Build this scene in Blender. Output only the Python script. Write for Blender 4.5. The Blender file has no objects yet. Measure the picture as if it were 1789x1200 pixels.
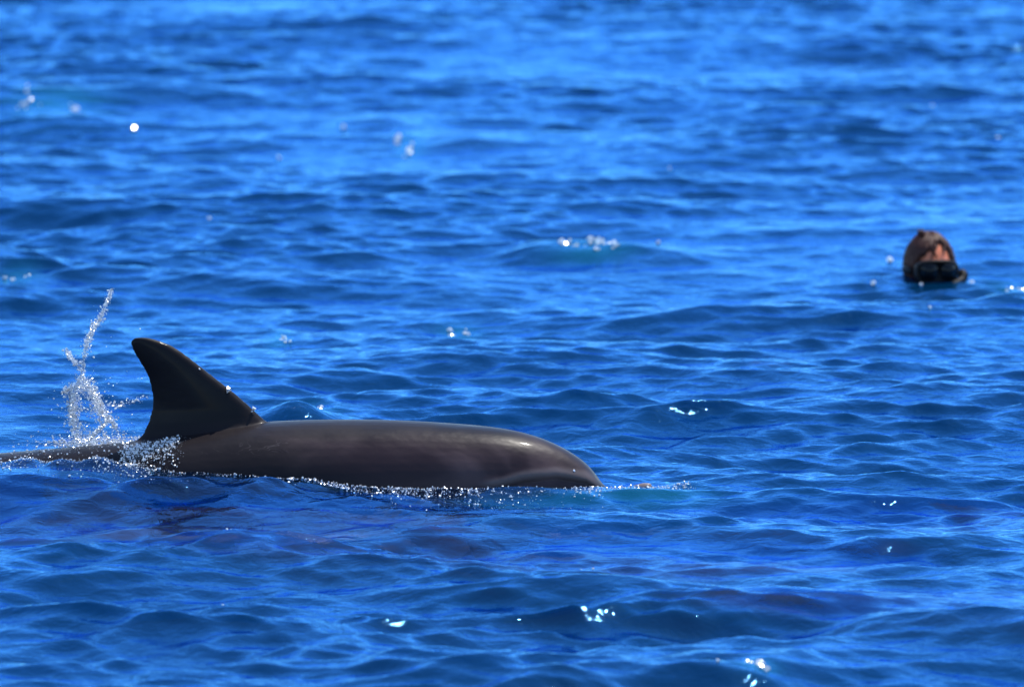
import bpy, math, random
import numpy as np

# ------------------------------------------------------------------ camera, sky, sun, exposure
SC = bpy.context.scene
COL = SC.collection
R = math.radians
F_PX, CAM_D, CAM_H, PITCH = 11700.0, 18.0, 2.43, 6.464      # focal length in photo pixels, distance, height, downward pitch

cam_data = bpy.data.cameras.new("camera")
cam_data.sensor_width = 36.0
cam_data.lens = F_PX / 1789.0 * 36.0
cam_data.clip_start, cam_data.clip_end = 0.5, 20000.0
cam_data.dof.use_dof = True
cam_data.dof.focus_distance = CAM_D + 0.05
cam_data.dof.aperture_fstop = 4.9
cam = bpy.data.objects.new("camera", cam_data)
COL.objects.link(cam)
cam.location = (0, -CAM_D, CAM_H)
cam.rotation_euler = (R(90 - PITCH), 0, 0)
SC.camera = cam

SUN_EL, SUN_AZ = 63.0, 47.0          # azimuth measured clockwise from +Y (away from the camera) towards +X (right)
world = bpy.data.worlds.new("World")
SC.world = world
world.use_nodes = True
wn = world.node_tree
bg = wn.nodes["Background"]
sky = wn.nodes.new("ShaderNodeTexSky")
sky.sky_type = 'NISHITA'
sky.sun_disc = False
sky.sun_elevation = R(SUN_EL)
sky.sun_rotation = R(SUN_AZ)
sky.air_density = 1.0
sky.dust_density = 0.2
sky.ozone_density = 7.0
wn.links.new(sky.outputs[0], bg.inputs[0])
bg.inputs[1].default_value = 0.15

sun_data = bpy.data.lights.new("sun", 'SUN')
sun_data.energy = 2.7
sun_data.angle = R(0.53)
sun_data.color = (1.0, 0.95, 0.87)
sun = bpy.data.objects.new("sun", sun_data)
COL.objects.link(sun)
sun.location = (8, 8, 20)
sun.rotation_euler = (R(90 - SUN_EL), 0, R(180 - SUN_AZ))   # lamp shines from the sky's sun position

SC.view_settings.view_transform = 'Standard'
SC.view_settings.look = 'None'
SC.view_settings.exposure = 1.08
SC.view_settings.gamma = 1.0
SC.view_settings.use_curve_mapping = False
SC.render.engine = 'CYCLES'
SC.cycles.max_bounces = 8
SC.cycles.transparent_max_bounces = 12
SC.cycles.caustics_reflective = False
SC.cycles.caustics_refractive = False
SC.cycles.sample_clamp_indirect = 6.0
try:
    SC.cycles.use_denoising = True
except Exception:
    pass

rng = np.random.default_rng(7)

# ------------------------------------------------------------------ helpers
def px_x(px): return (px - 894.5) / 650.0                 # photo column at the dolphin's distance, in metres
def px_z(py): return (851.0 - py) / 650.0                 # photo row at the dolphin's distance, in metres
def on_water(px, py, z=0.0):
    """point of the plane at height z that the photograph shows at (px, py)"""
    a = R(PITCH) + math.atan((py - 600.0) / F_PX)
    d = (CAM_H - z) / math.tan(a)
    return (px - 894.5) / F_PX * math.hypot(d, CAM_H - z), d - CAM_D

def sstep(e0, e1, x):
    t = np.clip((x - e0) / (e1 - e0), 0, 1)
    return t * t * (3 - 2 * t)      # also falls when e0 > e1

def mesh_np(name, v, f, mat=None, smooth=True, parent=None):
    v = np.asarray(v, np.float32); f = np.asarray(f, np.int32)
    me = bpy.data.meshes.new(name)
    me.vertices.add(len(v)); me.vertices.foreach_set("co", v.ravel())
    n = f.shape[1]
    me.loops.add(f.size); me.loops.foreach_set("vertex_index", f.ravel())
    me.polygons.add(len(f))
    me.polygons.foreach_set("loop_start", np.arange(0, f.size, n, dtype=np.int32))
    me.polygons.foreach_set("loop_total", np.full(len(f), n, np.int32))
    me.polygons.foreach_set("use_smooth", np.full(len(f), smooth, bool))
    me.update(calc_edges=True)
    me.validate()
    o = bpy.data.objects.new(name, me)
    COL.objects.link(o)
    if mat: me.materials.append(mat)
    if parent: o.parent = parent
    return o

def tag(o, label=None, cat=None, group=None, kind=None):
    if label: o["label"] = label
    if cat: o["category"] = cat
    if group: o["group"] = group
    if kind: o["kind"] = kind
    return o

def attr(o, name, vals):
    a = o.data.attributes.new(name, 'FLOAT', 'POINT')
    a.data.foreach_set("value", np.asarray(vals, np.float32))

def loft(rings, cap=True):
    """rings (n, m, 3) -> verts, quads (cap quads degenerate to a centre point)"""
    rings = np.asarray(rings, float); n, m, _ = rings.shape
    v = rings.reshape(-1, 3).tolist()
    f = []
    for i in range(n - 1):
        for j in range(m):
            k = (j + 1) % m
            f.append((i * m + j, i * m + k, (i + 1) * m + k, (i + 1) * m + j))
    tri = []
    if cap:
        for i, flip in ((0, True), (n - 1, False)):
            c = len(v); v.append(rings[i].mean(0).tolist())
            for j in range(m):
                k = (j + 1) % m
                tri.append((i * m + k, i * m + j, c) if flip else (i * m + j, i * m + k, c))
    return v, f, tri

def mesh_py(name, v, f, mat=None, parent=None, smooth=True):
    me = bpy.data.meshes.new(name)
    me.from_pydata([tuple(p) for p in v], [], [tuple(q) for q in f]); me.update()
    me.polygons.foreach_set("use_smooth", np.full(len(me.polygons), smooth, bool))
    if mat: me.materials.append(mat)
    o = bpy.data.objects.new(name, me); COL.objects.link(o)
    if parent: o.parent = parent
    return o

def join(*parts):
    v, f = [], []
    for (pv, pf) in parts:
        b = len(v); v += list(pv); f += [tuple(i + b for i in q) for q in pf]
    return v, f

def bake(o, *mods):
    """apply modifiers without operators"""
    for kind, kw in mods:
        m = o.modifiers.new(kind.lower(), kind)
        for k, val in kw.items(): setattr(m, k, val)
    dg = bpy.context.evaluated_depsgraph_get(); dg.update()
    me = bpy.data.meshes.new_from_object(o.evaluated_get(dg))
    o.modifiers.clear()
    old = o.data; o.data = me; me.name = o.name
    bpy.data.meshes.remove(old)
    me.polygons.foreach_set("use_smooth", np.full(len(me.polygons), True, bool))
    return o

def coords(o):
    a = np.empty(len(o.data.vertices) * 3, np.float32); o.data.vertices.foreach_get("co", a)
    return a.reshape(-1, 3).astype(float)

def tube(path, radii, m=10):
    path = np.asarray(path, float); rings = []
    ref = np.array([0.13, 0.4, 0.9])
    for i, p in enumerate(path):
        t = path[min(i + 1, len(path) - 1)] - path[max(i - 1, 0)]; t /= np.linalg.norm(t) + 1e-9
        a = np.cross(t, ref); a /= np.linalg.norm(a) + 1e-9; b = np.cross(t, a)
        th = np.linspace(0, 2 * np.pi, m, endpoint=False)[:, None]
        rings.append(p + radii[i] * (np.cos(th) * a + np.sin(th) * b))
    v, f, t = loft(rings)
    return v, f + t

def smooth_path(pts, n):
    """Catmull-Rom through the points"""
    P = np.asarray(pts, float); P = np.vstack([2 * P[0] - P[1], P, 2 * P[-1] - P[-2]])
    s = np.linspace(0, len(P) - 3 - 1e-6, n); i = s.astype(int); t = (s - i)[:, None]
    a, b, c, d = P[i], P[i + 1], P[i + 2], P[i + 3]
    return 0.5 * (2 * b + (c - a) * t + (2 * a - 5 * b + 4 * c - d) * t ** 2 + (3 * b - a - 3 * c + d) * t ** 3)

class NT:
    def __init__(self, name):
        self.m = bpy.data.materials.new(name); self.m.use_nodes = True
        self.t = self.m.node_tree; self.n = self.t.nodes; self.n.clear()
        self.out = self.n.new("ShaderNodeOutputMaterial")
    def node(self, kind, **kw):
        x = self.n.new(kind)
        for k, v in kw.items():
            if k.startswith("in_"): x.inputs[k[3:].replace("_", " ")].default_value = v
            else: setattr(x, k, v)
        return x
    def link(self, a, b): self.t.links.new(a, b)
    def math(self, op, a, b=None, clamp=False):
        x = self.n.new("ShaderNodeMath"); x.operation = op; x.use_clamp = clamp
        for i, s in enumerate((a, b)):
            if s is None: continue
            if isinstance(s, (int, float)): x.inputs[i].default_value = s
            else: self.link(s, x.inputs[i])
        return x.outputs[0]
    def mixc(self, fac, a, b):
        x = self.n.new("ShaderNodeMix"); x.data_type = 'RGBA'
        for i, s in ((0, fac), (6, a), (7, b)):
            if hasattr(s, "links"): self.link(s, x.inputs[i])
            else: x.inputs[i].default_value = s if i == 0 else (*s, 1)
        return x.outputs[2]
    def noise(self, scale, detail=3, rough=0.5, vec=None, dist=0.0):
        x = self.node("ShaderNodeTexNoise"); x.inputs["Scale"].default_value = scale
        x.inputs["Detail"].default_value = detail; x.inputs["Roughness"].default_value = rough
        x.inputs["Distortion"].default_value = dist
        if vec is not None: self.link(vec, x.inputs["Vector"])
        return x.outputs["Fac"]
    def ramp(self, fac, a, b):
        x = self.node("ShaderNodeMapRange"); x.inputs[1].default_value = a; x.inputs[2].default_value = b
        x.interpolation_type = 'SMOOTHSTEP'
        self.link(fac, x.inputs[0]); return x.outputs[0]
    def scaled(self, s):
        tc = self.node("ShaderNodeTexCoord"); mp = self.node("ShaderNodeMapping")
        mp.inputs["Scale"].default_value = s; self.link(tc.outputs["Object"], mp.inputs[0]); return mp.outputs[0]

# bodies close under the surface: (x, y, z, heading, roll) of the passing dolphins
PASSING = []
for px_, py_, dz, hd in ((360, 915, -.25, -2), (980, 985, -.265, -8), (2330, 905, -.27, 2), (2760, 1085, -.30, -5)):
    x_, y_ = on_water(px_, py_); PASSING.append((x_ + (.55 if px_ < 2000 else 0), y_ + .12, dz, hd, -62))

def shallow(x, y):
    """how much of the light under the surface meets a body instead of open water"""
    k = np.zeros_like(x)
    for (bx, by, bz, hd, ro) in PASSING:
        c, s_ = math.cos(R(hd)), math.sin(R(hd)); u = (x - bx) * c + (y - by) * s_; v = -(x - bx) * s_ + (y - by) * c
        wid = np.interp(u, [-2.1, -1.2, -.4, 0, .38], [.12, .26, .32, .26, .12])
        k = np.maximum(k, (1 - sstep(.7, 1.5, np.abs(v + .05) / wid)) * sstep(-2.3, -1.9, u) * (1 - sstep(.25, .5, u)))
    wid = np.interp(x, [-2.1, -1.2, -.4, 0, .38], [.12, .22, .30, .28, .12])
    k = np.maximum(k, (1 - sstep(.7, 1.3, np.abs(y + .05) / wid)) * (1 - sstep(.3, .5, x)))
    return k

# ------------------------------------------------------------------ the sea: an FFT wave field
TILE, NG = 32.0, 2048
def spectrum(seed, lam0, lam1, slope_rms, theta, spread, chop):
    """directional random sea with equal slope per octave between wavelengths lam0..lam1"""
    g = np.random.default_rng(seed)
    k1 = 2 * np.pi * np.fft.fftfreq(NG, TILE / NG)
    kx, ky = np.meshgrid(k1, k1)                    # rows = y
    k = np.hypot(kx, ky); k[0, 0] = 1
    lk = np.log(k); a, b = np.log(2 * np.pi / lam1), np.log(2 * np.pi / lam0)
    win = sstep(a - .35, a + .35, lk) * (1 - sstep(b - .35, b + .35, lk))
    th = np.arctan2(ky, kx) - theta
    amp = win * k ** -2.0 * np.abs(np.cos(th)) ** spread
    H = amp * (g.normal(size=(NG, NG)) + 1j * g.normal(size=(NG, NG)))
    H[0, 0] = 0
    f = lambda S: np.real(np.fft.ifft2(S)) * NG * NG
    sx, sy = f(1j * kx * H), f(1j * ky * H)
    s = slope_rms / math.sqrt((sx ** 2 + sy ** 2).mean())
    return (s * f(H)).astype(np.float32), (-chop * s * f(-1j * kx / k * H)).astype(np.float32), (-chop * s * f(-1j * ky / k * H)).astype(np.float32)

LAYERS = [spectrum(11, 1.4, 6.0, 0.045, R(97), 2.0, 1.0),
          spectrum(23, 0.45, 1.4, 0.092, R(82), 2.0, 1.05),
          spectrum(37, 0.16, 0.45, 0.128, R(99), 1.3, 1.0),
          spectrum(53, 0.08, 0.16, 0.120, R(78), 1.0, .75)]
def sample(field, x, y):
    u = (x / TILE % 1.0) * NG; v = (y / TILE % 1.0) * NG
    i = np.floor(u).astype(np.int64); j = np.floor(v).astype(np.int64)
    fu = (u - i); fv = (v - j); i %= NG; j %= NG; i2 = (i + 1) % NG; j2 = (j + 1) % NG
    return (field[j, i] * (1 - fu) * (1 - fv) + field[j, i2] * fu * (1 - fv) + field[j2, i] * (1 - fu) * fv + field[j2, i2] * fu * fv)

# single waves that the photograph shows: (column, row, height, half length across, half length deep, tilt)
WAVELETS = [(1040, 447, .042, .26, .20, .05), (1150, 452, .03, .18, .2, .0), (930, 446, .03, .12, .2, .0),
            (515, 738, .045, .10, .14, -.05), (810, 250, .04, .22, .3, -.1), (120, 215, .04, .3, .4, -.2), (660, 218, .04, .25, .35, 0),
            (1770, 505, .02, .15, .3, 0), (1380, 522, .04, .13, .2, -.1), (1310, 1195, .03, .18, .14, 0), (200, 125, .05, .45, .5, -.1)]
CHOPPY = [(300, 965, .36, .22), (620, 980, .34, .22), (900, 1010, .36, .22), (1180, 1085, .45, .2), (1520, 915, .5, .22), (820, 1085, .3, .2), (350, 890, .4, .15), (1600, 500, .4, .5), (60, 800, .5, .25)]
WPTS = [(*on_water(a, b), h, wx, wy, t) for (a, b, h, wx, wy, t) in WAVELETS]

WPTS += [(-1.30, -.06, .030, .07, .10, .0), (-1.12, -.10, .026, .05, .09, .2), (-1.42, -.02, .034, .05, .10, .0), (-1.21, -.16, .02, .04, .06, 0)]   # wavelets washing over the low back
CPTS = [(*on_water(a, b), wx, wy) for (a, b, wx, wy) in CHOPPY]
def choppy(x, y):
    """stretches of water broken up by the animals moving underneath"""
    k = np.zeros_like(x)
    for (cx, cy, wx, wy) in CPTS: k = np.maximum(k, np.exp(-((x - cx) / wx) ** 2 - ((y - cy) / wy) ** 2))
    return k

def local_height(x, y):
    """water heaped up along the moving dolphin, and the single waves"""
    h = 0.068 * (1 - sstep(-0.95, 0.02, x)) * sstep(-.85, -0.2, y) * (1 - sstep(0.25, 1.0, y)) * sstep(-4.0, -2.0, x) * (1 + .20 * (1 - sstep(-1.25, -1.0, x)))
    h += 0.012 * np.exp(-((x - 0.1) / .3) ** 2 - ((y + .1) / .3) ** 2)
    for (cx, cy, a, wx, wy, t) in WPTS:
        dx = x - cx; dy = y - cy - t * dx
        near = np.where(dy < 0, wy * .6, wy * 1.5)          # steep face towards the boat, long back
        h += a * np.exp(-(dx / wx) ** 2) * np.exp(-(dy / near) ** 2)
    return h

def calm(x, y):
    return 1 - 0.70 * np.exp(-(np.maximum(np.abs(x + .40) - .65, 0) / .25) ** 2 - (np.maximum(np.abs(y + .08) - .2, 0) / .25) ** 2)

def water(x, y, spac=0.0):
    """undisplaced grid position -> (dx, dy, z)"""
    c0 = calm(x, y); z = local_height(x, y); dx = np.zeros_like(z); dy = np.zeros_like(z)
    chp = choppy(x, y)
    gust = 0.8 + 0.4 * np.sin(x * 1.1 + 1.3 * np.sin(y * .45)) * np.sin(y * .62 + .7)
    for (H, X, Y), lam in zip(LAYERS, (1.4, .45, .16, .08)):
        c = c0 if lam > .3 else 1 + .5 * (1 - c0)            # the body damps the long waves and stirs up the short ones
        w = c * (1 - sstep(lam * .35, lam * .9, spac)) * (gust * (1 + 1.0 * chp) if lam < 1 else 1.0)
        z = z + w * sample(H, x, y); dx = dx + w * sample(X, x, y); dy = dy + w * sample(Y, x, y)
    return dx, dy, z

def water_z(x, y):
    x = np.atleast_1d(np.asarray(x, float)); y = np.atleast_1d(np.asarray(y, float))
    u, v = x.copy(), y.copy()
    for _ in range(5):
        dx, dy, z = water(u, v); u, v = x - dx, y - dy
    return water(u, v)[2]

_sx, _sy = on_water(1623, 485)
WPTS.append((_sx, _sy - .10, -float(water_z(_sx, _sy - .10)[0]) - .004, .22, .22, 0))

def axis(lo, hi, step_fn, far):
    a = [lo]
    while a[-1] < hi: a.append(a[-1] + step_fn(a[-1]))
    up, s, p = [], step_fn(hi), a[-1]
    while p < far: s *= 1.28; p += s; up.append(p)
    dn, s, p = [], step_fn(lo), lo
    while p > -far: s *= 1.28; p -= s; dn.append(p)
    return np.array(dn[::-1] + a + up)
gx = axis(-3.9, 3.9, lambda v: 0.0135, 6000)
gy = axis(-4.2, 23.0, lambda v: 0.0125 + 0.00045 * max(v, 0), 6000)
X, Y = np.meshgrid(gx, gy)
SP = np.maximum(*np.meshgrid(np.gradient(gx), np.gradient(gy)))
WX, WY, WZ = water(X, Y, SP)
ny, nx = X.shape
V = np.stack([X + WX, Y + WY, WZ], -1).reshape(-1, 3)
idx = np.arange(nx * ny).reshape(ny, nx)
Fq = np.stack([idx[:-1, :-1], idx[:-1, 1:], idx[1:, 1:], idx[1:, :-1]], -1).reshape(-1, 4)

# patches of foam and sparkle: (column, row, half width px, half height px, count, bead radius, what it looks like)
PATCHES = [
    (1040, 442, 70, 9, 26, .0085, "patch of white foam beads on the dark wave crest left of the swimmer"),
    (1770, 497, 34, 16, 22, .0055, "foam bubbles on teal water just right of the swimmer at the frame edge"),
    (715, 250, 24, 12, 12, .0085, "small foam cluster on the far wave, above and right of the dorsal fin"),
    (95, 190, 75, 14, 18, .0085, "string of foam on the far wave face at upper left"),
    (800, 568, 34, 8, 9, .0065, "short row of white sparkles on the water between the fin and the swimmer"),
    (488, 590, 18, 12, 7, .0055, "few sparkling drops on the water just right of the dorsal fin tip"),
    (535, 718, 42, 8, 30, .0045, "white sparkles on the dark wavelet behind the base of the dorsal fin"),
    (1318, 1182, 32, 7, 26, .0042, "tight cluster of bright drops near the bottom edge of the picture"),
    (30, 485, 34, 7, 5, .0065, "loose white flecks on the water by the left edge, above the splash"),
]
air = np.zeros(len(V), np.float32)
for (a, b, w, h, n, r, lab) in PATCHES:
    cx, cy = on_water(a, b); s = F_PX / (cy + CAM_D); deep = h / s / (CAM_H / (cy + CAM_D)) * 1.3
    air += 0.75 * np.exp(-((V[:, 0] - cx) / (w / s * 1.1)) ** 2 - ((V[:, 1] - cy) / deep) ** 2)
def near_head(v): return np.exp(-(np.maximum(np.abs(v[:, 0] - .22) - .22, 0) / .10) ** 2 - ((v[:, 1] + .22) / .16) ** 2)
air += 0.5 * near_head(V)
air = np.clip(air, 0, 1)

m = NT("sea_water")
vec = m.scaled((1, 1, 1))
n1 = m.noise(16.0, 4, .55, vec, .6)
n2 = m.noise(46.0, 3, .5, m.scaled((.7, 1.1, 1)), .4)
hgt = m.math('ADD', m.math('MULTIPLY', n1, .030), m.math('MULTIPLY', n2, .0065))
bump = m.node("ShaderNodeBump"); bump.inputs["Strength"].default_value = 0.24; bump.inputs["Distance"].default_value = 1.0
m.link(hgt, bump.inputs["Height"])
fres = m.node("ShaderNodeFresnel"); fres.inputs["IOR"].default_value = 1.54; m.link(bump.outputs[0], fres.inputs["Normal"])
gl = m.node("ShaderNodeBsdfGlossy"); gl.inputs["Color"].default_value = (.17, .52, 1.0, 1); gl.inputs["Roughness"].default_value = 0.06
m.link(bump.outputs[0], gl.inputs["Normal"])
ae = m.node("ShaderNodeAttribute", attribute_name="aeration")
big = m.ramp(m.noise(.8, 2, .5, vec), .35, .65)
deepc = m.mixc(big, (.000, .015, .040), (.000, .019, .053))
col = m.mixc(ae.outputs["Fac"], deepc, (.004, .105, .135))
df = m.node("ShaderNodeBsdfDiffuse"); m.link(col, df.inputs["Color"])
tr = m.node("ShaderNodeBsdfTransparent"); tr.inputs["Color"].default_value = (.60, .70, .95, 1)
rf = m.node("ShaderNodeBsdfRefraction"); rf.inputs["IOR"].default_value = 1.33; rf.inputs["Roughness"].default_value = 0.02
rf.inputs["Color"].default_value = (.58, .68, .95, 1); m.link(bump.outputs[0], rf.inputs["Normal"])
sh = m.node("ShaderNodeAttribute", attribute_name="shallow")
mt = m.node("ShaderNodeMixShader"); mt.inputs[0].default_value = .68
m.link(tr.outputs[0], mt.inputs[1]); m.link(rf.outputs[0], mt.inputs[2])
mx = m.node("ShaderNodeMixShader"); m.link(m.math('ADD', m.math('MULTIPLY', sh.outputs["Fac"], .86), .12), mx.inputs[0])
m.link(df.outputs[0], mx.inputs[1]); m.link(mt.outputs[0], mx.inputs[2])
mx2 = m.node("ShaderNodeMixShader"); m.link(fres.outputs[0], mx2.inputs[0])
m.link(mx.outputs[0], mx2.inputs[1]); m.link(gl.outputs[0], mx2.inputs[2])
geo = m.node("ShaderNodeNewGeometry"); inner = m.node("ShaderNodeBsdfTransparent"); inner.inputs["Color"].default_value = (.7, .85, 1, 1)
mx3 = m.node("ShaderNodeMixShader"); m.link(geo.outputs["Backfacing"], mx3.inputs[0])    # from inside a crest the water is simply clear
m.link(mx2.outputs[0], mx3.inputs[1]); m.link(inner.outputs[0], mx3.inputs[2])
m.link(mx3.outputs[0], m.out.inputs[0])
sea = mesh_np("sea", V, Fq, m.m)
attr(sea, "aeration", air); attr(sea, "shallow", shallow(V[:, 0].astype(float), V[:, 1].astype(float)))
tag(sea, "deep blue rippled open sea around the dolphin", "sea", kind="structure")

m = NT("deep_water")
df = m.node("ShaderNodeBsdfDiffuse"); m.link(m.mixc(m.noise(.5, 2), (.0, .018, .07), (.0, .022, .08)), df.inputs["Color"])
m.link(df.outputs[0], m.out.inputs[0])
gd = np.linspace(-6000, 6000, 9); XX, YY = np.meshgrid(gd, gd); ii = np.arange(81).reshape(9, 9)
deep = mesh_np("deep_water", np.stack([XX, YY, np.full_like(XX, -5.0)], -1).reshape(-1, 3),
               np.stack([ii[:-1, :-1], ii[:-1, 1:], ii[1:, 1:], ii[1:, :-1]], -1).reshape(-1, 4), m.m)
tag(deep, "dark blue depth far under the surface", "deep water", kind="structure")

# ------------------------------------------------------------------ dolphins
ST = np.array([  # x, top, bottom, half width
    (.381, .006, -.012, .006), (.374, .014, -.030, .015), (.350, .010, -.044, .022), (.310, -.002, -.064, .027),
    (.270, -.006, -.072, .033), (.250, -.001, -.078, .040), (.238, .018, -.084, .050), (.220, .044, -.090, .062), (.195, .069, -.098, .074),
    (.130, .117, -.118, .098), (.055, .146, -.140, .122), (-.038, .163, -.168, .145), (-.175, .173, -.20, .168),
    (-.33, .182, -.228, .183), (-.515, .182, -.24, .19), (-.668, .178, -.238, .188), (-.85, .155, -.215, .174),
    (-1.02, .122, -.175, .148), (-1.20, .106, -.13, .130), (-1.376, .092, -.10, .120), (-1.6, .070, -.07, .085),
    (-1.85, .006, -.055, .036), (-2.0, -.018, -.055, .026), (-2.12, -.032, -.052, .016)])
ST = ST[::-1]
def st_at(x, c): return np.interp(x, ST[:, 0], ST[:, c])
def flank_halfwidth(x, z):
    t, b, w = st_at(x, 1), st_at(x, 2), st_at(x, 3); c, hh = (t + b) / 2, (t - b) / 2
    q = np.clip(np.abs((z - c) / hh), 0, 1)
    return w * (1 - q ** 2.15) ** (1 / 2.15)

def fin_loft(levels, n=22):
    """levels: (leading point, trailing point, thickness, sideways axis) -> closed shell"""
    rings = []
    u = np.linspace(0, 1, n)
    prof = (u ** .5) * (1 - u) ** .75 * 2.05 + 0.10 * np.sin(np.pi * u) ** .25
    for le, te, th, ax in levels:
        le, te, ax = map(np.array, (le, te, ax)); c = le + (te - le) * u[:, None]
        rings.append(np.vstack([c + ax * (prof * th)[:, None], (c - ax * (prof * th)[:, None])[-2:0:-1]]))
    v, f, t = loft(rings)
    return v, f + t

FIN = [(800, 205, 545, .070), (778, 222, 512, .058), (758, 243, 484, .048), (736, 254, 464, .034), (715, 259.5, 441, .027), (695, 261, 419, .025),
       (675, 259, 395, .023), (655, 253, 369, .021), (640, 245.5, 350, .0195), (625, 236, 331, .018), (610, 227.5, 311, .016),
       (600, 224, 295, .014), (593, 223, 277, .012), (588.5, 226, 262, .010), (586.5, 233, 250, .007)]

def jaw_line(x): return np.interp(x, [-.09, -.03, .03, .12, .2, .24], [.016, .024, .040, .046, .030, .004])

def dolphin_mesh(name, mat, voxel):
    n = 110
    xs = np.linspace(-2.12, .381, 240)
    th = np.linspace(0, 2 * np.pi, 48, endpoint=False)
    rings = []
    k = np.array([.25, .5, .25])
    T, B, W = (np.convolve(np.pad(st_at(xs, c), 1, mode='edge'), k, 'valid') for c in (1, 2, 3))
    for _ in range(70):
        keep = sstep(.20, .08, xs)
        T, B, W = (a_ + keep * (np.convolve(np.pad(a_, 1, mode='edge'), k, 'valid') - a_) for a_ in (T, B, W))
    for x, t, b, w in zip(xs, T, B, W):
        c, hh = (t + b) / 2, (t - b) / 2
        cs, sn = np.cos(th), np.sin(th)
        e = 2 / 2.15
        rings.append(np.stack([np.full_like(th, x), w * np.sign(cs) * np.abs(cs) ** e, c + hh * np.sign(sn) * np.abs(sn) ** e], -1))
    v, f, t = loft(rings)
    body = (v, f + t)
    fin = fin_loft([((px_x(le), 0, px_z(py)), (px_x(te), 0, px_z(py)), w, (0, 1, 0)) for (py, te, le, w) in FIN])
    parts = [body, fin]
    for s in (-1, 1):
        # flipper: swept back, pointing down and out
        lv = []
        for q in np.linspace(0, 1, 9):
            ch = .14 * (1 - q) ** .6 + .012; bx = -.16 - .20 * q ** 1.2
            lv.append(((bx + ch * .5, s * (.10 + .20 * q), -.13 - .16 * q), (bx - ch * .5, s * (.10 + .20 * q), -.13 - .16 * q),
                       .018 * (1 - .6 * q), (0, .62, .78 * s)))
        parts.append(fin_loft(lv))
        # half fluke
        lv = []
        for q in np.linspace(0, 1, 10):
            lv.append(((-2.02 - .20 * q ** 1.3, s * (.005 + .29 * q), -.04 + .01 * q), (-2.22 - .10 * q ** 1.5 + .02 * q, s * (.005 + .29 * q), -.04 + .01 * q),
                       .016 * (1 - .6 * q), (0, 0, 1)))
        parts.append(fin_loft(lv))
    vv, ff = join(*parts)
    o = mesh_py(name, vv, ff, mat)
    bake(o, ('REMESH', dict(mode='VOXEL', voxel_size=voxel)), ('SMOOTH', dict(factor=.5, iterations=10)))
    # mouth crease and the fold of the cheek
    p = coords(o); x, y, z = p.T
    zl = jaw_line(x) - .014
    on = sstep(-.12, -.05, x) * (1 - sstep(.21, .25, x)) * (np.abs(y) > .02)
    dent = on * (.0075 * np.exp(-((z - zl) / .008) ** 2) - .004 * np.exp(-((z - zl - .022) / .014) ** 2))
    p[:, 1] -= np.sign(y) * dent
    o.data.vertices.foreach_set("co", p.astype(np.float32).ravel()); o.data.update()
    return o

def skin_pattern(o, fade=1.0):
    """pigment: 0 pale flank .. 1 dark cape and fin; and the bridle stripe from the beak to the eye"""
    p = coords(o); x, y, z = p.T
    top = st_at(x, 1); hgt = (z - top)
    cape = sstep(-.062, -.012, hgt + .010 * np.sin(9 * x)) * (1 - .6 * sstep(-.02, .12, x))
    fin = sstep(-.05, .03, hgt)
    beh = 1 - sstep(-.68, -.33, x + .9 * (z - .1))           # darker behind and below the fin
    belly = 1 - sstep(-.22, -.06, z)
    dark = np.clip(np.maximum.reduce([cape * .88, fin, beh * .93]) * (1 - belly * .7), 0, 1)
    xl = np.linspace(-.09, .24, 60)
    zl = jaw_line(xl) + .004
    d = np.abs(z - np.interp(x, xl, zl)); on = (1 - sstep(.006, .022, d)) * sstep(-.1, -.05, x) * (1 - sstep(.2, .25, x)) * (np.abs(y) > .02)
    eye = np.exp(-((x + .035) / .035) ** 2 - ((z - .004) / .02) ** 2) * (np.abs(y) > .05)
    attr(o, "belly", (1 - sstep(-.15, -.035, z - .10 * sstep(-.9, -1.6, x))) * (1 - .6 * sstep(-1.2, -1.7, x)) + .8 * sstep(.30, .36, x))
    attr(o, "dark", np.clip(dark + eye * .8, 0, 1) * fade); attr(o, "bridle", on)

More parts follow.
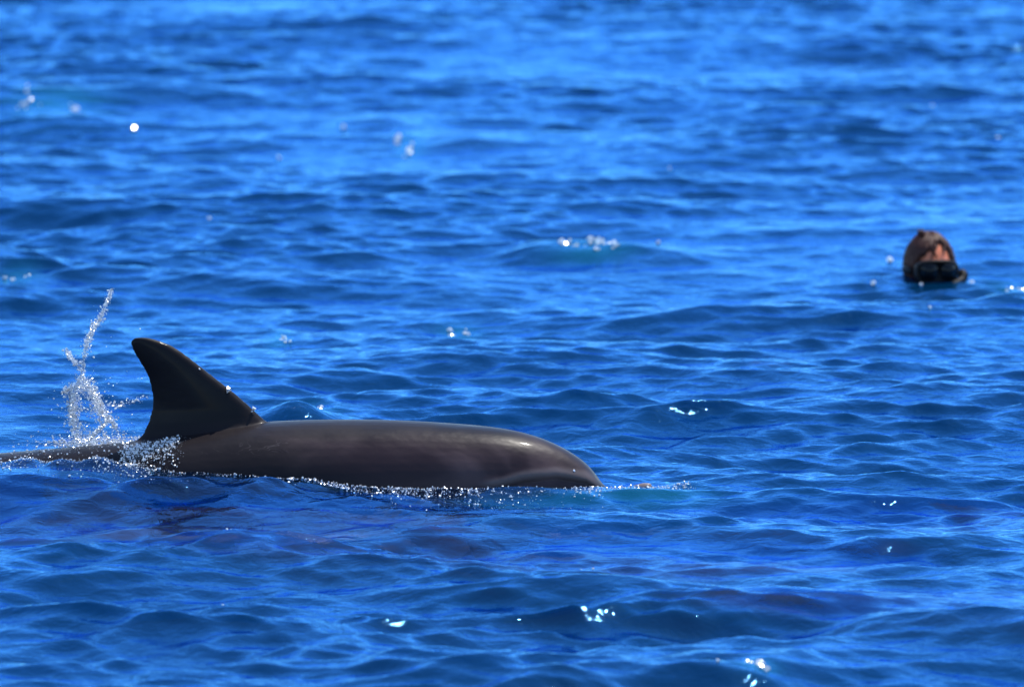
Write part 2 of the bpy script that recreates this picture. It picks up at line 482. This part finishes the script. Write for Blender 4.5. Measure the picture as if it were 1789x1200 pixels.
def skin_material(name, under=False):
    m = NT(name)
    da = m.node("ShaderNodeAttribute", attribute_name="dark"); br = m.node("ShaderNodeAttribute", attribute_name="bridle")
    nz = m.ramp(m.noise(4.2, 3, .5, m.scaled((.8, 1, 1.5)), .8), .34, .66)
    fine = m.noise(60, 4, .6, m.scaled((.5, 1, 1)))
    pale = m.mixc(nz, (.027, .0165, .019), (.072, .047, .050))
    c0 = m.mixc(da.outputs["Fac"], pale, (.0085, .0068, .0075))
    be = m.node("ShaderNodeAttribute", attribute_name="belly")
    scr = m.noise(7, 2, .5, m.scaled((1.2, 1, 6)), 1.5)            # thin pale rake marks
    ridge = m.ramp(m.math('ABSOLUTE', m.math('SUBTRACT', scr, .5)), .012, .0)
    c0 = m.mixc(m.math('MULTIPLY', ridge, m.math('MULTIPLY', m.ramp(m.noise(3, 2), .48, .62), .45)), c0, (.13, .105, .105))
    c0 = m.mixc(be.outputs["Fac"], c0, (.20, .155, .145))
    c1 = m.mixc(m.math('MULTIPLY', br.outputs["Fac"], .42), c0, (.19, .158, .155))
    bs = m.node("ShaderNodeBsdfPrincipled"); m.link(c1, bs.inputs["Base Color"])
    m.link(m.math('ADD', m.math('ADD', m.math('MULTIPLY', fine, .18), m.math('MULTIPLY', nz, .14)), .28), bs.inputs["Roughness"])
    bs.inputs["IOR"].default_value = 1.36
    bs.inputs["Coat Weight"].default_value = .06; bs.inputs["Coat Roughness"].default_value = .10; bs.inputs["Specular IOR Level"].default_value = .15
    if under: bs.inputs["Coat Weight"].default_value = 0; bs.inputs["Specular IOR Level"].default_value = 0   # no gloss where water wets it
    bp = m.node("ShaderNodeBump"); bp.inputs["Strength"].default_value = .5; bp.inputs["Distance"].default_value = .01
    m.link(m.noise(6, 4, .55, m.scaled((.8, 1, 1.2))), bp.inputs["Height"]); m.link(bp.outputs[0], bs.inputs["Normal"])
    m.link(bs.outputs[0], m.out.inputs[0]); return m.m
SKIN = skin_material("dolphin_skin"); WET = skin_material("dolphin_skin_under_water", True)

m = NT("black_gloss")
bs = m.node("ShaderNodeBsdfPrincipled"); m.link(m.mixc(m.noise(40), (.006, .006, .007), (.014, .013, .014)), bs.inputs["Base Color"])
bs.inputs["Roughness"].default_value = .12
m.link(bs.outputs[0], m.out.inputs[0]); GLOSS = m.m

def ball(c, r, seg=16, ring=10, scale=(1, 1, 1)):
    rings = []
    for i in range(1, ring):
        a = math.pi * i / ring; t = np.linspace(0, 2 * np.pi, seg, endpoint=False)
        rings.append(np.stack([c[0] + r * scale[0] * math.sin(a) * np.cos(t), c[1] + r * scale[1] * math.sin(a) * np.sin(t),
                               np.full(seg, c[2] - r * scale[2] * math.cos(a))], -1))
    v, f, t = loft(rings); return v, f + t

dol = dolphin_mesh("dolphin", SKIN, .0045)
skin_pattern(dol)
tag(dol, "dark grey brown dolphin surfacing with its back and curved dorsal fin out of the water", "dolphin")
for s in (-1, 1):
    ex, ez = -.035, .006
    v, f = ball((ex, s * (float(flank_halfwidth(ex, ez)) - .006), ez), .011, scale=(1.2, .9, .8))
    mesh_py("eye", v, f, GLOSS, dol)

# two more dolphins pass just under the surface in front
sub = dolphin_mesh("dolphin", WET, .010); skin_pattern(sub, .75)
SUB_LABELS = ["submerged dolphin at left, a purple shape just below the surfacing dolphin's body",
              "submerged dolphin under the dark chopped ripples at bottom centre",
              "submerged dolphin half out of frame, under dark ripples at the right edge",
              "submerged dolphin half out of frame, a purple streak in the lower right corner"]
for i, (bx, by, bz, hd, ro) in enumerate(PASSING):
    o = sub
    if i:
        o = sub.copy(); COL.objects.link(o)
    o.location = (bx, by, bz); o.rotation_euler = (R(ro), 0, R(hd))
    tag(o, SUB_LABELS[i], "dolphin", "dolphins under the surface")

# ------------------------------------------------------------------ the swimmer
m = NT("skin")
bs = m.node("ShaderNodeBsdfPrincipled"); m.link(m.mixc(m.noise(30, 4), (.58, .15, .055), (.68, .19, .075)), bs.inputs["Base Color"])
bs.inputs["Roughness"].default_value = .38; bs.inputs["Subsurface Weight"].default_value = .12
bs.inputs["Subsurface Radius"].default_value = (.01, .004, .002)
m.link(bs.outputs[0], m.out.inputs[0]); FLESH = m.m
m = NT("wet_brown_hair")
bs = m.node("ShaderNodeBsdfPrincipled"); m.link(m.mixc(m.noise(70, 4, .6, m.scaled((1, .3, .3))), (.006, .002, .0012), (.085, .022, .010)), bs.inputs["Base Color"])
bs.inputs["Roughness"].default_value = .55; bs.inputs["Specular IOR Level"].default_value = .25
m.link(bs.outputs[0], m.out.inputs[0]); HAIR = m.m
m = NT("black_rubber")
bs = m.node("ShaderNodeBsdfPrincipled"); m.link(m.mixc(m.noise(50), (.006, .006, .007), (.013, .012, .013)), bs.inputs["Base Color"])
bs.inputs["Roughness"].default_value = .5; bs.inputs["Specular IOR Level"].default_value = .12
m.link(bs.outputs[0], m.out.inputs[0]); RUBBER = m.m

hx, hy = on_water(1623, 484)
HEAD_Z = 0.036                                  # centre of the head above the water
person = bpy.data.objects.new("person", None); COL.objects.link(person)
person.location = (hx, hy, 0); person.rotation_euler = (0, 0, R(12)); person.empty_display_size = .2
tag(person, "swimmer with wet brown hair, black mask and snorkel, only the head above water", "person")

def head_shape(d):
    """unit directions -> head surface (x right, -y face, z up)"""
    x, y, z = d.T
    px, py, pz = .078 * x, .098 * y, np.where(z > 0, .111, .122) * z
    low = sstep(-.1, -1, z)
    px = px * (1 - .28 * low); py = py * (1 - .12 * low * (y > 0))
    py -= .012 * low * (y < 0)                                  # jaw forward
    front = y < 0
    nose = np.exp(-(x / .14) ** 2) * np.exp(-((z + .16) / .17) ** 2) * front; py = py - .026 * nose
    brow = np.exp(-((z - .16) / .09) ** 2) * np.exp(-(x / .6) ** 2) * front; py = py - .005 * brow
    eyes = np.exp(-((np.abs(x) - .38) / .16) ** 2 - ((z + .0) / .1) ** 2) * front; py = py + .009 * eyes
    lips = np.exp(-(x / .26) ** 2 - ((z + .52) / .07) ** 2) * front; py = py - .006 * lips
    return np.stack([px, py, pz], -1)

def unit_sphere(seg, ring):
    a = np.pi * np.arange(1, ring) / ring; t = np.linspace(0, 2 * np.pi, seg, endpoint=False)
    A, T = np.meshgrid(a, t, indexing='ij')
    return np.stack([np.sin(A) * np.cos(T), np.sin(A) * np.sin(T), -np.cos(A)], -1)
D = unit_sphere(72, 56)
HP = head_shape(D.reshape(-1, 3)).reshape(D.shape)
v, f, t = loft(HP); headpart = (v, f + t)
parts = [headpart]
for s in (-1, 1):
    parts.append(ball((s * .080, .012, -.012), .03, scale=(.32, .62, 1.05)))
# neck, chest and arms under the water
parts.append(tube([(0, .02, -.06), (0, .03, -.15), (0, .04, -.2)], [.056, .058, .075], 20))
tor = []
for q, w, dpt in ((-.02, .07, .06), (.03, .15, .085), (.10, .19, .11), (.24, .18, .12), (.40, .155, .105), (.55, .165, .11), (.63, .12, .09)):
    a = np.linspace(0, 2 * np.pi, 28, endpoint=False); tor.append(np.stack([w * np.cos(a), .07 + q * .95 + dpt * .3 * np.sin(a), -.22 - .3 * q + dpt * .95 * np.sin(a)], -1))
v, f, t = loft(tor); parts.append((v, f + t))
for s in (-1, 1):
    parts.append(tube(smooth_path([(s * .15, .05, -.26), (s * .27, 0, -.36), (s * .38, -.06, -.42), (s * .50, -.18, -.36), (s * .60, -.25, -.31)], 24),
                      np.interp(np.linspace(0, 1, 24), [0, .2, .5, .85, 1], [.055, .052, .042, .030, .027]), 14))
    b = np.array([s * .60, -.25, -.31])
    parts.append(ball(b + np.array([s * .035, -.02, .01]), .05, scale=(.95, .75, .32)))
    for q in range(4):
        o_ = (q - 1.5) * .019; ln = (.062, .074, .078, .068)[q]
        st = b + np.array([s * .06, -.03 + o_ * .9, .012]); parts.append(tube([st, st + np.array([s * ln * .6, -.01 + o_ * .25, .004]), st + np.array([s * ln, -.016 + o_ * .4, -.008])], [.0095, .0088, .007], 8))
    st = b + np.array([s * .02, -.05, .012]); parts.append(tube([st, st + np.array([s * .03, -.035, .002]), st + np.array([s * .055, -.05, -.002])], [.012, .0105, .008], 8))
    parts.append(tube(smooth_path([(s * .085, .62, -.39), (s * .11, .85, -.47), (s * .12, 1.07, -.52), (s * .12, 1.28, -.50), (s * .12, 1.48, -.50), (s * .12, 1.60, -.53)], 18),
                      np.interp(np.linspace(0, 1, 18), [0, .45, .6, .95, 1], [.085, .058, .056, .036, .04]), 14))
vv, ff = join(*parts)
body = mesh_py("body", vv, ff, FLESH, person)
bake(body, ('REMESH', dict(mode='VOXEL', voxel_size=.0048)), ('SMOOTH', dict(factor=.5, iterations=3)))
body.location = (0, 0, HEAD_Z)
pc = coords(body)
body.data.materials.append(RUBBER)                       # wetsuit from the neck down
cen = np.empty(len(body.data.polygons) * 3, np.float32); body.data.polygons.foreach_get("center", cen); cen = cen.reshape(-1, 3)
body.data.polygons.foreach_set("material_index", ((cen[:, 2] < -.145) & (np.abs(cen[:, 0]) < .57)).astype(np.int32))

# hair: a shell over the top, sides and back with lumpy wet strands
DH = unit_sphere(120, 80); dh = DH.reshape(-1, 3)
hair_p = head_shape(dh)
ang = np.arctan2(dh[:, 0], -dh[:, 1])                    # 0 = face
edge = .50 - .16 * np.cos(ang * 1.0) * 0 + np.interp(np.abs(ang), [0, .5, .85, 1.1, 1.5, 3.2], [.20, .17, -.10, -.95, -1.15, -1.2])
edge = edge + np.where(dh[:, 0] < 0, -.20, .08) * np.exp(-((np.abs(ang) - .6) / .6) ** 2)
edge = edge + .05 * np.sin(ang * 17 + 1) + .03 * np.sin(ang * 39)
cover = sstep(-.06, .10, dh[:, 2] - edge)
strand = .002 * np.sin(ang * 31 + 3 * np.sin(dh[:, 2] * 6)) + .0015 * np.sin(ang * 57 + dh[:, 2] * 9) + .004 * rng.normal(size=len(dh)) * .15
nrm = dh / np.array([.078, .098, .122]); nrm /= np.linalg.norm(nrm, axis=1)[:, None]
hair_p = hair_p + nrm * (cover * (.013 + strand) - (1 - cover) * .010)[:, None]
v, f, t = loft(hair_p.reshape(DH.shape))
hp = [(v, f + t)]
for k in range(9):                                        # short wet tuft sticking up on top, and strands
    a = rng.uniform(-.5, .5); base = np.array([-.026 + .010 * math.sin(k), -.01 + .02 * rng.normal() * .4, .110])
    hp.append(tube([base, base + np.array([-.006 + .004 * a, -.004, .013]), base + np.array([-.011 + .012 * a, -.006, .021 + .006 * rng.random()])], [.008, .0055, .0012], 6))
for k in range(9):                                       # wet locks clinging to the brow and temples
    a0 = rng.uniform(-1.0, .75); d_ = []
    for q, zz in enumerate(np.linspace(.72, rng.uniform(.30, .42) - .45 * max(0, -a0 - .45), 7)):
        aa = a0 + .10 * math.sin(q * .8 + k); d_.append((math.sin(aa) * math.sqrt(1 - zz * zz), -math.cos(aa) * math.sqrt(1 - zz * zz), zz))
    d_ = np.array(d_); hp.append(tube(head_shape(d_) + d_ * .006, np.linspace(.0065, .0016, 7), 6))
vv, ff = join(*hp)
hair = mesh_py("hair", vv, ff, HAIR, person); hair.location = (0, 0, HEAD_Z)

# mask: rounded frame with a nose pocket, one lens each side, strap round the head
def mask_outline(k, y0):
    t = np.linspace(0, 2 * np.pi, 56, endpoint=False)
    e = .62
    ox = .076 * np.sign(np.cos(t)) * np.abs(np.cos(t)) ** e * k
    oz = .040 * np.sign(np.sin(t)) * np.abs(np.sin(t)) ** e * k - .002
    oz = oz - .028 * k * np.exp(-(ox / .024) ** 2) * (np.sin(t) < 0)
    return np.stack([ox, y0 + 3.4 * ox ** 2, oz], -1)
v, f, t = loft([mask_outline(.97, -.068), mask_outline(1.04, -.090), mask_outline(1.05, -.112), mask_outline(1.0, -.121), mask_outline(.90, -.121), mask_outline(.87, -.114)])
mask = mesh_py("mask", v, f + t, RUBBER, person); mask.location = (0, -.014, HEAD_Z - .004)
m = NT("mask_lens")
bs = m.node("ShaderNodeBsdfPrincipled"); bs.inputs["Base Color"].default_value = (.005, .006, .007, 1); bs.inputs["Specular IOR Level"].default_value = .18
m.link(m.math('ADD', m.math('MULTIPLY', m.noise(20), .05), .04), bs.inputs["Roughness"])
m.link(bs.outputs[0], m.out.inputs[0]); LENS = m.m
for s in (-1, 1):
    t = np.linspace(0, 2 * np.pi, 32, endpoint=False); e = .62
    ox = s * .036 + .028 * np.sign(np.cos(t)) * np.abs(np.cos(t)) ** e
    oz = .029 * np.sign(np.sin(t)) * np.abs(np.sin(t)) ** e
    rr = [np.stack([ox, -.1245 + 3.0 * ox ** 2, oz], -1), np.stack([ox, -.116 + 3.0 * ox ** 2, oz], -1)]
    v, f, t2 = loft(rr); lens = mesh_py("lens", v, f + t2, LENS, mask)
v, f, t = loft([mask_outline(.93, -.119), mask_outline(1.02, -.1235), mask_outline(.90, -.1265), mask_outline(.84, -.1200)], cap=False)
strap = []
for q in np.linspace(-.5, np.pi + .5, 40):
    strap.append((.093 * math.cos(q), .004 + .112 * math.sin(q), .002 + .012 * math.sin(q)))
sp = np.array(strap); rings = []
for i, p in enumerate(sp):
    nr = np.array([p[0] / .093, (p[1]) / .112, 0]); nr /= np.linalg.norm(nr)
    rings.append([p + nr * a + np.array([0, 0, b]) for a, b in ((.002, -.014), (.002, .014), (-.002, .014), (-.002, -.014))])
v, f, t = loft(rings); mesh_py("strap", v, f + t, RUBBER, mask)

# snorkel: mouthpiece, bend out to the right, barrel leaning back
sn = smooth_path([(.0, -.098, -.058), (.018, -.128, -.060), (.055, -.130, -.050), (.095, -.10, -.034), (.108, -.05, -.022), (.104, .03, -.03), (.10, .12, -.07), (.095, .2, -.11)], 40)
v, f = tube(sn, np.full(40, .0125), 12)
mp = tube(sn[:5], [.02, .022, .021, .018, .015], 12)
vv, ff = join((v, f), mp)
for i in range(17, 24):                                   # corrugated bend
    vv, ff = join((vv, ff), tube([sn[i] - (sn[i + 1] - sn[i]) * .3, sn[i], sn[i] + (sn[i + 1] - sn[i]) * .3], [.012, .0165, .012], 12))
snork = mesh_py("snorkel", vv, ff, RUBBER, person); snork.location = (0, 0, HEAD_Z)

# ------------------------------------------------------------------ foam, splash and added sun glints
m = NT("foam")                                            # wet froth: white, half see-through, with glinting facets
d1 = m.node("ShaderNodeBsdfDiffuse"); m.link(m.mixc(m.noise(90, 2), (.90, .91, .92), (.96, .96, .96)), d1.inputs["Color"])
trn = m.node("ShaderNodeBsdfTranslucent"); trn.inputs["Color"].default_value = (.95, .96, .97, 1)
gls = m.node("ShaderNodeBsdfGlossy"); gls.inputs["Roughness"].default_value = .22; gls.inputs["Color"].default_value = (.9, .9, .9, 1)
m1 = m.node("ShaderNodeMixShader"); m1.inputs[0].default_value = .5; m.link(d1.outputs[0], m1.inputs[1]); m.link(trn.outputs[0], m1.inputs[2])
m2 = m.node("ShaderNodeMixShader"); m2.inputs[0].default_value = .45; m.link(m1.outputs[0], m2.inputs[1]); m.link(gls.outputs[0], m2.inputs[2])
m.link(m2.outputs[0], m.out.inputs[0]); FOAM = m.m
m = NT("water_film")
gl = m.node("ShaderNodeBsdfGlossy"); gl.inputs["Roughness"].default_value = .08
tr = m.node("ShaderNodeBsdfTransparent"); tr.inputs["Color"].default_value = (.93, .96, 1, 1)
wh = m.node("ShaderNodeBsdfTranslucent"); wh.inputs["Color"].default_value = (.85, .9, .95, 1)
wd = m.node("ShaderNodeBsdfDiffuse"); wd.inputs["Color"].default_value = (.85, .88, .9, 1)
a1 = m.node("ShaderNodeMixShader"); a1.inputs[0].default_value = .5; m.link(wh.outputs[0], a1.inputs[1]); m.link(wd.outputs[0], a1.inputs[2])
a2 = m.node("ShaderNodeMixShader"); m.link(m.math('MULTIPLY', m.ramp(m.noise(55, 4, .6), .38, .66), .62), a2.inputs[0]); m.link(tr.outputs[0], a2.inputs[1]); m.link(a1.outputs[0], a2.inputs[2])
a3 = m.node("ShaderNodeMixShader"); fr = m.node("ShaderNodeFresnel"); fr.inputs["IOR"].default_value = 1.33
m.link(fr.outputs[0], a3.inputs[0]); m.link(a2.outputs[0], a3.inputs[1]); m.link(gl.outputs[0], a3.inputs[2])
m.link(a3.outputs[0], m.out.inputs[0]); FILM = m.m

g = (1 + 5 ** .5) / 2
ICO_V = np.array([(-1, g, 0), (1, g, 0), (-1, -g, 0), (1, -g, 0), (0, -1, g), (0, 1, g), (0, -1, -g), (0, 1, -g), (g, 0, -1), (g, 0, 1), (-g, 0, -1), (-g, 0, 1)]) / math.hypot(1, g)
ICO_F = np.array([(0, 11, 5), (0, 5, 1), (0, 1, 7), (0, 7, 10), (0, 10, 11), (1, 5, 9), (5, 11, 4), (11, 10, 2), (10, 7, 6), (7, 1, 8), (3, 9, 4), (3, 4, 2), (3, 2, 6), (3, 6, 8), (3, 8, 9), (4, 9, 5), (2, 4, 11), (6, 2, 10), (8, 6, 7), (9, 8, 1)])
def beads(name, pos, rad, mat, stretch=.5):
    pos = np.asarray(pos, float); n = len(pos); rad = np.broadcast_to(rad, n)
    s = rad[:, None] * (1 + stretch * rng.uniform(-.6, 1, size=(n, 3)))
    v = ICO_V[None] * s[:, None, :] * (1 + .24 * rng.normal(size=(n, 12, 1)))
    q = rng.normal(size=(n, 3, 3)); q, _ = np.linalg.qr(q)
    v = np.einsum('nij,nkj->nki', q, v) + pos[:, None, :]
    f = (ICO_F[None] + 12 * np.arange(n)[:, None, None]).reshape(-1, 3)
    return mesh_np(name, v.reshape(-1, 3), f, mat, smooth=False)

for (a, b, w, h, n, r, lab) in PATCHES:
    pts = []
    k = max(2, n // 5); cl = [(rng.uniform(-1, 1), rng.uniform(-1, 1)) for _ in range(k)]
    for i in range(n):
        c = cl[i % k]
        qx = a + w * (c[0] * .85 + .12 * rng.normal()); qy = b + h * (c[1] * .6 + .3 * rng.normal())
        if "string" in lab: qy += (qx - a) * .22
        pts.append(on_water(qx, qy))
    pts = np.array(pts); z = water_z(pts[:, 0], pts[:, 1])
    o = beads("foam", np.column_stack([pts, z + r * .2]), r * rng.uniform(.5, 1.45, n), FOAM)
    tag(o, lab, "foam", kind="stuff")

# foam collar along the dolphin's near side
xs = np.linspace(-1.40, .24, 300)
wl = []
for x in xs:
    y = -.12
    for _ in range(8):
        z = float(water_z(x, y)[0]); y = .5 * y - .5 * float(flank_halfwidth(x, z))
    wl.append((x, y, z))
wl = np.array(wl)
pos, rad = [], []
dens = np.interp(xs, [-1.4, -1.05, -.85, -.7, -.5, -.35, -.1, .1, .24], [.25, .5, .25, .12, .55, 1, .8, .55, .5])
clump = .25 + np.abs(np.sin(xs * 31 + 2 * np.sin(xs * 13))) ** 3 + .6 * np.abs(np.sin(xs * 67 + 1.3)) ** 2
dens = dens * clump
for i in rng.choice(len(xs), size=3800, p=dens / dens.sum()):
    x, y, z = wl[i]
    off = abs(rng.normal()) ** 1.3 * np.interp(x, [-1.4, -.6, -.35, 0, .24], [.05, .05, .10, .12, .13])
    pos.append((x + rng.normal() * .012, y - off, 0)); rad.append(.0004 + .0026 * rng.random() ** 6)
for _ in range(1100):                                     # over the submerged beak
    u = rng.random() ** 1.2; pos.append((.16 + .32 * u + .01 * rng.normal(), -.02 - .30 * rng.random() ** 1.3 * (1 - .75 * u), 0)); rad.append(.0004 + .0026 * rng.random() ** 6)
pos = np.array(pos); rad = np.array(rad)
pos[:, 2] = water_z(pos[:, 0], pos[:, 1]) + rad * rng.uniform(-.5, 1.2, len(rad))
o = beads("foam", pos, rad, FOAM)
tag(o, "line of sparkling white foam along the dolphin's waterline from tail to beak", "foam", kind="stuff")

# the splash thrown up behind the fin
def S(px, py, y): return np.array([px_x(px), y, px_z(py) - y * .135])
STRANDS = [  # points (photo columns and rows at the splash's own distance), spread, count
    ([(183, 496), (176, 515), (166, 540), (158, 556), (146, 574), (139, 590), (134, 612), (129, 640), (124, 660)], 3.0, 200),
    ([(102, 604), (104, 612), (112, 622), (120, 632), (128, 645)], 2.4, 60),
    ([(124, 660), (116, 680), (111, 705), (112, 730), (118, 760), (104, 785)], 6.5, 300),
    ([(128, 655), (142, 670), (152, 690), (160, 712), (176, 730), (192, 752)], 6.5, 320),
    ([(152, 690), (165, 702), (186, 704), (206, 702), (228, 694), (244, 688)], 3.6, 40),
    ([(176, 730), (160, 745), (146, 760), (140, 775)], 3.4, 90),
    ([(95, 680), (104, 676), (116, 672)], 3.0, 30)]
sp, sr, films = [], [], []
for pts, spread, n in STRANDS:
    c = smooth_path(pts, 60)
    for _ in range(n * (7 if n == 40 else 11)):
        q = c[min(59, int(60 * (.5 + .5 * math.sin(rng.integers(5) * 1.7 + n)) * .35 + rng.integers(60) * .68))] + rng.normal(size=2) * spread * rng.uniform(.3, 1.0) * (2.2 if rng.random() < .18 else 1)
        sp.append(S(q[0], q[1], .22 + .05 * rng.normal())); sr.append(.00035 + .0030 * rng.random() ** 9)
    pth = np.array([S(q[0], q[1], .22) + np.array([0, .006 * math.sin(i * .7), 0]) for i, q in enumerate(c[::2])])
    rr = .32 * (.0016 + .0022 * np.abs(np.sin(np.arange(len(pth)) * .9 + n)) + .001 * rng.random(len(pth))) * (spread / 2.6) ** .5
    if n == 40: continue                                 # the side arm is drops only
    films.append(tube(pth, rr, 7))
    for _ in range(3):
        jit = np.cumsum(rng.normal(size=pth.shape), 0) * np.array([.0022, .003, .0014]) * (spread / 2.6)
        films.append(tube(pth + jit - jit.mean(0), rr * rng.uniform(.3, .8), 5))
for _ in range(2600):                                    # thin torn veil between the strands
    t = rng.random() ** .8; l = np.array([124 - 16 * t, 650 + 125 * t]); r_ = np.array([128 + 68 * t, 650 + 108 * t])
    w_ = rng.random(); q = l + (r_ - l) * w_
    if math.sin(q[0] * .21 + 2 * math.sin(q[1] * .09)) + math.sin(q[1] * .17 - q[0] * .05) < .1: continue
    sp.append(S(q[0] + rng.normal() * 2, q[1] + rng.normal() * 3, .22 + .03 * rng.normal())); sr.append(.0004 + .0022 * rng.random() ** 8)
for _ in range(4200):                                     # boiling base and scattered spray
    q = (np.array([170, 782]) + np.array([62 * rng.normal() * .8, 6 - abs(rng.normal()) * 10]))
    sp.append(S(q[0], q[1] - 8, .10 + .06 * rng.normal())); sr.append(.0004 + .0030 * rng.random() ** 7)
for _ in range(70):
    q = np.array([150 + 55 * rng.normal(), 700 + 60 * rng.normal()])
    sp.append(S(q[0], q[1], .22 + .08 * rng.normal())); sr.append(.0009 + .0016 * rng.random() ** 2)
o = beads("splash", sp, np.array(sr), FOAM)
tag(o, "tall thin splash of white drops thrown up behind the dorsal fin", "splash", kind="stuff")
vv, ff = join(*films)
fo = mesh_py("water_strand", vv, ff, FILM, o); fo["kind"] = "stuff"

# wet churn on the back behind and below the fin
pos = []
for _ in range(2200):
    u = rng.random() ** 1.4; q = np.array([215 + 95 * u + 7 * rng.normal(), 770 + 24 * u + 4 * rng.normal()])
    x, z = px_x(q[0]), px_z(q[1]); pos.append((x, -.03 - .05 * rng.random() - .04 * abs(rng.normal()), 0))
pos = np.array(pos); tz = st_at(pos[:, 0], 1); c = (tz + st_at(pos[:, 0], 2)) / 2; hh = tz - c
yy = np.clip(np.abs(pos[:, 1]) / st_at(pos[:, 0], 3), 0, .98)
pos[:, 2] = np.maximum(c + hh * (1 - yy ** 2.15) ** (1 / 2.15), water_z(pos[:, 0], pos[:, 1])) + .003
o = beads("foam", pos, .0004 + .0030 * rng.random(len(pos)) ** 7, FOAM)
tag(o, "white foam running over the dolphin's back at the foot of the dorsal fin", "foam", kind="stuff")

# froth where the sea washes over the low back near the tail
pos = []
for _ in range(900):
    x = -1.42 + .42 * rng.random(); pos.append((x, -.10 + .11 * rng.normal() + .03 * math.sin(19 * x), 0))
pos = np.array(pos); tz = st_at(pos[:, 0], 1); c = (tz + st_at(pos[:, 0], 2)) / 2; yy = np.clip(np.abs(pos[:, 1]) / st_at(pos[:, 0], 3), 0, .98)
pos[:, 2] = np.maximum(c + (tz - c) * (1 - yy ** 2.15) ** (1 / 2.15), water_z(pos[:, 0], pos[:, 1])) + .002
o = beads("foam", pos, .0004 + .0028 * rng.random(len(pos)) ** 7, FOAM)
tag(o, "thin froth on the low wet back at the left edge, behind the splash", "foam", kind="stuff")

# small white beads put in for single sun glints on the water
GLINTS = [(234, 225, .010), (487, 262, .009), (1555, 453, .012), (1743, 248, .012), (1150, 437, .010), (1697, 482, .010), (1525, 492, .009),
         (365, 390, .008), (1628, 178, .007), (1625, 556, .005), (390, 1045, .0035), (1075, 1110, .0035), (1017, 996, .0035), (1036, 1003, .003),
         (1217, 548, .006), (8, 486, .008), (600, 225, .009), (1253, 1188, .004), (397, 933, .0025), (404, 933, .0025), (1170, 285, .006), (1610, 495, .006)]
pp = np.array([on_water(a, b) for a, b, r in GLINTS]); rr = np.array([r for _, _, r in GLINTS])
o = beads("water_glints", np.column_stack([pp, water_z(pp[:, 0], pp[:, 1]) + rr * .5]), rr, FOAM, .15)
tag(o, "white flecks imitating single sun glints scattered across the sea", "glints", kind="stuff")

# white beads standing in for sun highlights on the fin's leading edge and forehead
cl = []
for a, b, r in ((397, 678, .0075), (440, 711, .005), (437, 716, .003), (345, 641, .0025), (1004, 817, .0045)):
    x, z = px_x(a), px_z(b); y = -.012 if a < 600 else -float(flank_halfwidth(x, z))
    cl.append((x, y, z, r))
cl = np.array(cl)
o = beads("skin_glints", cl[:, :3], cl[:, 3], FOAM, .2)
tag(o, "white beads imitating sun glints on the dorsal fin's front edge and the dolphin's forehead", "glints", kind="stuff")
